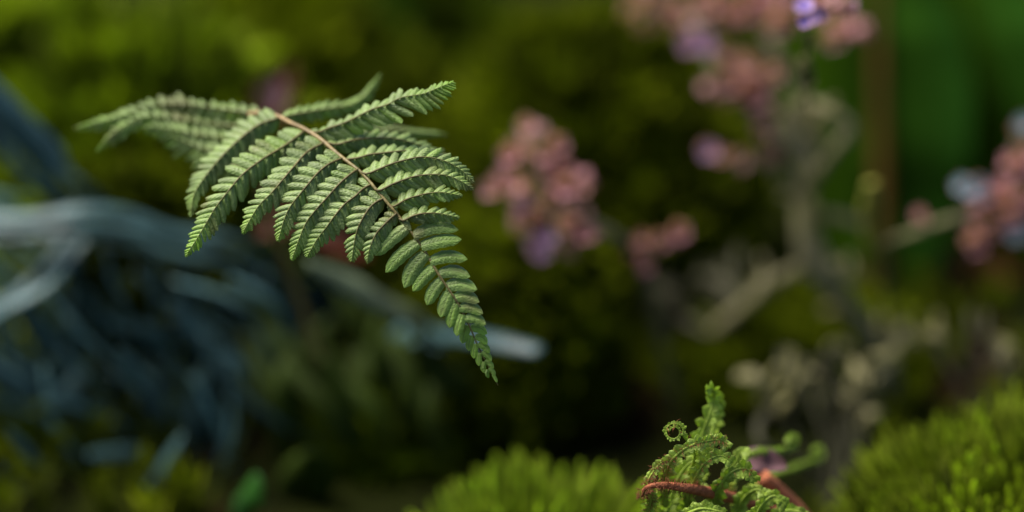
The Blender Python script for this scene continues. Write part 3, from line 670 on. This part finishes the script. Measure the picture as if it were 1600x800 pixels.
rb = random.Random(33)
def crk(root, spots, mkey='wing_l', foot=False, lw=(9, 20), ll=(30, 75)):
    for cx, cy, rx, ry, n, d in spots:
        for i in range(n):
            x, y = cx + rb.uniform(-rx, rx), cy + rb.uniform(-ry, ry); a = rb.uniform(-2.6, -.4); l = rb.uniform(*ll); z = d + rb.uniform(-.02, .02)
            k = rb.uniform(-.9, .9)
            strap('leaf', [(x, y + 8, z), (x + l * .5 * math.cos(a), y + l * .5 * math.sin(a), z - .004), (x + l * .5 * math.cos(a) + l * .5 * math.cos(a + k), y + l * .5 * math.sin(a) + l * .5 * math.sin(a + k), z + rb.uniform(-.01, .01))],
                  rb.uniform(*lw), mkey, root, n=12, wave=.25, nrm=(rb.uniform(-.8, .8), -.6, rb.uniform(.1, 1)), taper=(.5, .5), flat=.2, cup=rb.uniform(-.3, .4), tints=[rb.uniform(0, 1)] * 12)
        if foot: stalk(root, P(cx, cy, d), root.location.copy(), .0012, 'wing_d')
def crinkle(root, spots, mkey='wing_l', lw=(9, 20), ll=(30, 75)): crk(root, spots, mkey, True, lw, ll)
# plant 1: the near spike left of the middle
D1 = 0.985
s1 = empty('statice_plant', grounded(1060, 640, 1.04), 'dusty pink flower spike with a lilac bloom at its foot, right of the fern', 'flower', 'statice plants')
wing(s1, [(838, 215, D1), (845, 280, D1), (862, 330, D1), (930, 352, D1), (985, 385, 1.0), (1010, 440, 1.02), (1035, 540, 1.04), (1060, 640, 1.05)], 20)
for cx, cy, rx, ry, n, keys, fl, pf in [
    (830, 205, 18, 14, 5, ('salmon',), None, 0), (810, 240, 22, 14, 6, ('salmon', 'rose'), None, 0), (862, 240, 30, 16, 7, ('salmon', 'rose'), None, 0),
    (800, 300, 28, 26, 11, ('rose', 'salmon'), 'lilac', .3), (848, 290, 30, 30, 10, ('salmon',), None, 0), (895, 295, 28, 26, 11, ('salmon', 'rose'), 'lilac', .1),
    (840, 340, 32, 24, 9, ('salmon', 'rose'), None, 0), (898, 345, 26, 22, 8, ('rose', 'salmon'), None, 0), (850, 382, 15, 17, 12, ('rose',), 'lilac', 1.0),
    (905, 375, 20, 18, 7, ('rose',), None, 0), (1020, 375, 26, 20, 9, ('salmon', 'rose'), None, 0), (1000, 405, 18, 16, 5, ('rose',), None, 0), (1060, 358, 10, 10, 3, ('rose',), None, 0)]:
    florets(s1, cx, cy, D1 if cx < 950 else 1.01, rx * .82, ry * .85, max(2, int(n * (.62 if cx < 950 else .45))), keys, fl, pf, .88 if cx < 950 else .75)
pedicels(s1)
# plant 2: the big forked stem with flowers along the top
D2 = 1.03
s2 = empty('statice_plant', grounded(1400, 640, 1.06), 'tall crooked olive flower stem forking low, with pink clusters along the top edge', 'flower', 'statice plants')
wing(s2, [(1400, 640, 1.06), (1375, 560, 1.05), (1330, 480, 1.04), (1275, 410, D2), (1256, 330, D2), (1262, 265, D2), (1235, 200, D2), (1265, 160, D2)], 42, 'wing_l', wave=.22, flat=.3)
crk(s2, [(1262, 190, 20, 20, 4, 1.03), (1250, 260, 14, 30, 5, 1.04), (1262, 340, 16, 34, 5, 1.04), (1300, 440, 20, 30, 5, 1.05), (1345, 520, 22, 34, 6, 1.06), (1390, 560, 20, 20, 5, 1.06), (1190, 450, 30, 16, 4, 1.05)])
wing(s2, [(1262, 290, D2), (1300, 240, 1.02), (1326, 198, 1.02), (1290, 168, 1.02), (1262, 160, D2)], 20, 'wing_l', name='branch', flat=.4)
wing(s2, [(1268, 410, D2), (1215, 435, 1.04), (1165, 475, 1.05), (1110, 520, 1.06)], 22, 'wing_l', name='branch', flat=.35)
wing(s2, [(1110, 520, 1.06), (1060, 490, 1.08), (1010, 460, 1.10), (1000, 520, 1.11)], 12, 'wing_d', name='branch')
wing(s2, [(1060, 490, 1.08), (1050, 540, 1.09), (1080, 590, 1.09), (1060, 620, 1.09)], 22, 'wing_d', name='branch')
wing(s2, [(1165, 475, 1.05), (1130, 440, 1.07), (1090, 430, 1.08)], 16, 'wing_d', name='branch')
wing(s2, [(1262, 165, .98), (1262, 120, .95), (1262, 85, .93), (1264, 50, .92)], 14, 'wing_l', name='branch')
wing(s2, [(1240, 205, D2), (1200, 205, D2), (1165, 165, D2), (1120, 110, D2), (1090, 50, 1.04), (1060, 0, 1.05), (1030, -40, 1.05)], 20, name='branch')
wing(s2, [(1265, 165, D2), (1230, 110, 1.04), (1200, 50, 1.05), (1190, -30, 1.06)], 18, name='branch')
wing(s2, [(1240, 300, D2), (1215, 262, D2), (1160, 250, D2), (1120, 238, D2)], 14, name='branch')
wing(s2, [(1262, 335, D2), (1310, 338, D2), (1355, 355, D2)], 18, name='branch')
for cx, cy, d, rx, ry, n, keys, fl, pf, sz in [
    (1010, 10, 1.06, 34, 24, 10, ('salmon',), None, 0, 1.1), (1060, 15, 1.05, 30, 24, 9, ('salmon', 'rose'), None, 0, 1.1), (1120, 12, 1.04, 34, 22, 12, ('rose', 'salmon'), None, 0, 1.1),
    (1180, 8, 1.04, 34, 22, 12, ('rose', 'salmon'), None, 0, 1.1), (1225, 20, 1.03, 26, 20, 8, ('rose', 'salmon'), None, 0, 1.1),
    (1088, 62, 1.02, 16, 16, 6, ('rose',), 'lilac', 1.0, 1.1), (1130, 110, D2, 34, 26, 12, ('salmon',), None, 0, 1.2), (1175, 120, D2, 36, 28, 14, ('rose', 'salmon'), None, 0, 1.2),
    (1170, 155, D2, 30, 16, 8, ('rose',), None, 0, 1.2), (1200, 222, D2, 20, 22, 7, ('rose',), None, 0, 1.1), (1110, 236, 1.02, 6, 6, 5, ('rose',), 'lilac', 1.0, .9),
    (1150, 250, D2, 22, 8, 4, ('salmon',), None, 0, .9), (1264, 28, .90, 13, 14, 6, ('rose',), 'violet', 1.0, .9), (1290, 10, .91, 18, 12, 6, ('salmon', 'rose'), None, 0, .95),
    (1320, 5, .92, 14, 8, 4, ('rose',), 'lilac', .4, .9), (1318, 48, 1.04, 22, 18, 8, ('salmon', 'rose'), None, 0, 1.1), (1262, 115, .95, 7, 22, 5, ('wing',), None, 0, .9)]:
    florets(s2, cx, cy, d, rx, ry, max(3, int(n * .75)), keys, fl, pf, sz * .78)
pedicels(s2)
# plant 3: the sprig at the right edge
D3 = 1.0
s3 = empty('statice_plant', grounded(1400, 560, 1.08), 'pink flowering sprig bending in at the right edge with an ice blue bloom', 'flower', 'statice plants')
wing(s3, [(1400, 560, 1.08), (1385, 470, 1.05), (1380, 388, 1.02), (1430, 362, 1.0), (1500, 338, D3), (1560, 330, D3), (1620, 310, D3)], 13)
wing(s3, [(1372, 400, 1.02), (1362, 350, 1.01), (1362, 285, 1.0)], 32, 'budy', name='bud_spike', taper=(.5, .6), flat=.5, nrm=(0, -.5, .8))
wing(s3, [(1560, 330, D3), (1580, 280, D3), (1595, 200, D3)], 12, name='branch')
for cx, cy, d, rx, ry, n, keys, fl, pf, sz in [
    (1520, 298, .99, 16, 16, 9, ('rose',), 'icy', 1.0, 1.1), (1535, 355, D3, 28, 24, 12, ('rose',), None, 0, 1.1), (1580, 320, D3, 26, 30, 14, ('rose',), None, 0, 1.1),
    (1595, 250, D3, 16, 26, 8, ('rose',), None, 0, 1.1), (1600, 360, D3, 14, 16, 5, ('rose',), 'icy', .8, 1.1), (1435, 345, 1.0, 18, 10, 5, ('rose', 'salmon'), None, 0, .9),
    (1595, 200, 1.02, 8, 30, 5, ('rose',), 'icy', .7, 1.1), (1588, 603, .98, 10, 10, 3, ('rose',), None, 0, 1.0)]:
    if cy > 500: continue
    florets(s3, cx, cy, d, rx, ry, max(3, int(n * .7)), keys, fl, pf, sz * .74)
pedicels(s3)

# pale crinkled leaves, lower right of the middle
pl = empty('crinkled_herb', grounded(1290, 740, .99), 'pale olive herb with crinkled leaves behind the curled young fern', 'plant', 'pale crinkled herbs')
HO = .05
wing(pl, [(1290, 740, .99), (1200, 700, .96), (1185, 665, .97), (1215, 625, 1.0)], 13, 'wing_d', name='stem')
crinkle(pl, [(1205, 625, 28, 18, 9, 1.0), (1320, 640, 32, 20, 5, 1.01), (1362, 612, 18, 20, 7, .99), (1340, 575, 30, 20, 5, 1.04)])
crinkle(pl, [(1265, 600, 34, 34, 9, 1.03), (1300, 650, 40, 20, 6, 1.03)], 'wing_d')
pl = empty('crinkled_herb', grounded(1560, 640, 1.0), 'pale olive herb peeping over the big moss hummock at the right', 'plant', 'pale crinkled herbs')
crinkle(pl, [(1465, 540, 26, 10, 4, 1.02), (1575, 590, 24, 18, 5, 1.0)])
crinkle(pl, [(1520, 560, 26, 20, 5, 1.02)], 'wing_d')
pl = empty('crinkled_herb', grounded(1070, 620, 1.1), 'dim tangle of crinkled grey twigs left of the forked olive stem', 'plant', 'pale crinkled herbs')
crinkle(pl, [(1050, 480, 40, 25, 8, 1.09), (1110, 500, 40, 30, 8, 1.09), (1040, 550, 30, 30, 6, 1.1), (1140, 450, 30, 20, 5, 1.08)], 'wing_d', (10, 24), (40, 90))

# ---------------------------------------------------------------- curled young fern
YF = empty('young_fern', grounded(1120, 880, .84), 'curled young fern with a tight green coil and a rusty hairy stalk at the bottom', 'fern')
def teeth(mb, p, T, O, N, ln, w, tint, r):
    """one small toothed lobe at p pointing along O, broad along T"""
    L = (O + T * r.uniform(-.15, .45)).normalized() * ln
    blade(mb, p, L, T.normalized() * w, N, 5, 5, arch=.6, droop=.15 + r.uniform(-.2, .3), falc=.1, serr=.24, tint=(tint * .4, tint), groove=.15, basew=.7, pk=.5)
def crozier(pts, stem_r, ln, w, step, seed, tints=(.2, .6), both=True, outward=None, hairs=0, name='crozier', inward=0.0):
    """pts (x,y,d) along the coiled stalk; lobes stand on both sides"""
    r = random.Random(seed); n = 160; ln *= 1.35; w *= 1.7
    c = [Vector(p) for p in spline([tuple(P(*p)) for p in pts], n)]
    mb = MB(); tube(mb, c[::3], [stem_r * (1 - .65 * i / 53) for i in range(54)], 7, [.3] * 54)
    st = mb.build(name, M['young'], YF)
    tot = sum((c[i + 1] - c[i]).length for i in range(n - 1)); acc = 0; nxt = 0; lm = MB(); hm = MB()
    for i in range(1, n - 1):
        acc += (c[i + 1] - c[i]).length; u = acc / tot
        T = (c[i + 1] - c[i - 1]).normalized(); A = FW.cross(T).normalized()
        if hairs and r.random() < hairs:
            dr = (A * r.uniform(-1, 1) - FW * r.uniform(.0, 1) + T * r.uniform(-.5, .5)).normalized(); q = c[i]; l = r.uniform(.001, .0028)
            tube(hm, [q, q + dr * l * .6, q + dr * l + Vector((0, 0, -.0004))], [.00010, .00007, .00003], 3)
        if acc >= nxt:
            k = 1 - .35 * u
            for sg in ((1, -1) if both else (outward or 1,)):
                N = -FW; O = A * sg - FW * .35
                teeth(lm, c[i] - FW * stem_r * .3, T, O, (N + A * sg * .5).normalized(), ln * k * r.uniform(.65, 1.25), w * k, tints[0] + (tints[1] - tints[0]) * r.random(), r)
            if inward and r.random() < .9: teeth(lm, c[i] - FW * stem_r, T, -A * (outward or 1) - FW * .7, -FW, ln * k * inward, w * k * .8, tints[1], r)
            nxt = acc + step * (k if k > .5 else .5)
    if lm.v: lm.build('lobes', M['young'], st)['kind'] = 'stuff'
    if hm.v: hm.build('hairs', M['hair'], st)['kind'] = 'stuff'
    return st
k8 = pxm(.83)
def coil(cx, cy, r0, turns, d, a0, dirn=1, n=22, rin=.35):
    return [(cx + (r0 * (1 - (1 - rin) * i / (n - 1))) * math.cos(a0 + dirn * turns * 2 * math.pi * i / (n - 1)),
             cy + (r0 * (1 - (1 - rin) * i / (n - 1))) * math.sin(a0 + dirn * turns * 2 * math.pi * i / (n - 1)), d - .0015 * i / n) for i in range(n)]
# the sharp coil on the left
crozier([(1075, 745, .845), (1085, 715, .838), (1082, 700, .834)] + coil(1053, 675, 15.5, 1.5, .831, .35, -1, 22, .42), k8 * 2.4, k8 * 6.5, k8 * 1.9, k8 * 5.0, 1, (.2, .9), both=False, outward=1, hairs=.12)
# upright spike
crozier([(1085, 760, .852), (1088, 720, .851), (1097, 680, .850), (1108, 650, .849), (1115, 625, .849), (1114, 610, .846), (1104, 609, .842)], k8 * 5, k8 * 17, k8 * 5, k8 * 7.5, 2, (.1, .9))
crozier([(1105, 700, .855), (1117, 660, .856), (1124, 632, .855), (1118, 614, .852)], k8 * 4, k8 * 13, k8 * 5, k8 * 8, 3, (.0, .4))
# the crowded middle
crozier([(1040, 790, .842), (1036, 752, .836), (1048, 722, .832), (1072, 700, .830), (1100, 690, .832), (1128, 688, .834), (1135, 700, .834)], k8 * 4.5, k8 * 14, k8 * 5, k8 * 8, 4, (.3, 1.0), hairs=.9)
crozier([(1070, 800, .845), (1080, 760, .838), (1100, 725, .835), (1125, 712, .834), (1145, 722, .834)], k8 * 4.5, k8 * 15, k8 * 5.5, k8 * 8, 5, (.1, .7), hairs=.3)
crozier([(1110, 800, .845), (1122, 765, .839), (1140, 740, .836), (1165, 732, .836), (1178, 748, .836)], k8 * 4.5, k8 * 15, k8 * 6, k8 * 8.5, 6, (.0, .5), hairs=.2)
crozier([(1012, 800, .838), (1018, 775, .834), (1012, 755, .832), (1026, 730, .832), (1045, 715, .832)], k8 * 3.5, k8 * 11, k8 * 4.5, k8 * 7, 7, (.4, 1.0), hairs=.9)
crozier([(1060, 810, .83), (1095, 795, .826), (1130, 800, .824)], k8 * 4, k8 * 14, k8 * 6, k8 * 9, 8, (.2, .8))
crozier([(1170, 830, .83), (1190, 790, .822), (1210, 775, .82), (1228, 790, .82)], k8 * 5, k8 * 16, k8 * 6, k8 * 9, 9, (.1, .6))
crozier([(1150, 800, .85), (1165, 775, .846), (1185, 765, .843), (1200, 780, .842)], k8 * 4.5, k8 * 15, k8 * 6, k8 * 8, 12, (.2, .9))
crozier([(1130, 760, .852), (1148, 725, .851), (1160, 705, .85), (1172, 712, .848)], k8 * 4.5, k8 * 13, k8 * 6, k8 * 8, 13, (.3, .9))
crozier([(1200, 830, .85), (1222, 800, .848), (1250, 800, .846), (1262, 815, .846)], k8 * 4.5, k8 * 14, k8 * 6, k8 * 8, 14, (.2, .9))
crozier([(1040, 800, .846), (1058, 750, .845), (1080, 722, .844), (1105, 722, .843)], k8 * 4.5, k8 * 15, k8 * 6, k8 * 8, 15, (.1, .8))
# blurred curls reaching right
crozier([(1140, 760, .86), (1165, 715, .868), (1195, 705, .875), (1222, 703, .88)] + coil(1236, 688, 10, .8, .882, 1.2, -1, 10), k8 * 7, k8 * 9, k8 * 5, k8 * 8, 10, (.1, .6))
crozier([(1150, 790, .87), (1195, 748, .895), (1235, 733, .91), (1262, 722, .918)] + coil(1275, 707, 11, .7, .92, 1.2, -1, 10), k8 * 8, k8 * 8, k8 * 5, k8 * 9, 11, (.1, .5))
# rusty stalk
mb = MB(); c = [Vector(p) for p in spline([tuple(P(*p)) for p in [(1004, 775, .834), (1008, 763, .831), (1032, 758, .829), (1075, 763, .834), (1120, 772, .843), (1170, 785, .857), (1225, 806, .87), (1260, 850, .88)]], 60)]
tube(mb, c, [k8 * (2.0 + 7.5 * math.sin(min(1, i / 24) * 1.57) - 2.5 * max(0, i / 60 - .4)) for i in range(60)], 12)
so = mb.build('stalk', M['orange'], YF)
hm = MB(); r = random.Random(5)
for i in range(700):
    j = min(58, int(r.random() ** 1.7 * 58)); T = (c[j + 1] - c[j]).normalized(); A = FW.cross(T).normalized()
    a = r.uniform(-.6, 3.7); dr = A * math.cos(a) - FW * abs(math.sin(a)); q = c[j] + dr * k8 * 6.5 + T * r.uniform(-.001, .001)
    if j < 3: dr = (dr - T * r.uniform(0, 1.4)).normalized()
    l = r.uniform(.0006, .0020) * (.7 if j < 4 else 1); tube(hm, [q, q + dr * l * .55 - T * .0003, q + dr * l - T * r.uniform(-.001, .0012)], [.00008, .00006, .00002], 3)
hm.build('hairs', M['hair'], so)['kind'] = 'stuff'
mb = MB(); tube(mb, [Vector(p) for p in spline([tuple(P(*p)) for p in [(1190, 745, .87), (1225, 775, .875), (1265, 820, .88), (1290, 880, .88)]], 20)], [k8 * (14 - i * .1) for i in range(20)], 10)
mb.build('stalk', M['orange'], YF)
flat_leaf(1188, 722, .875, 84, 46, 'mauve', 'mauve pink leaf caught in the curled young fern', -.25, .6, ground=False)
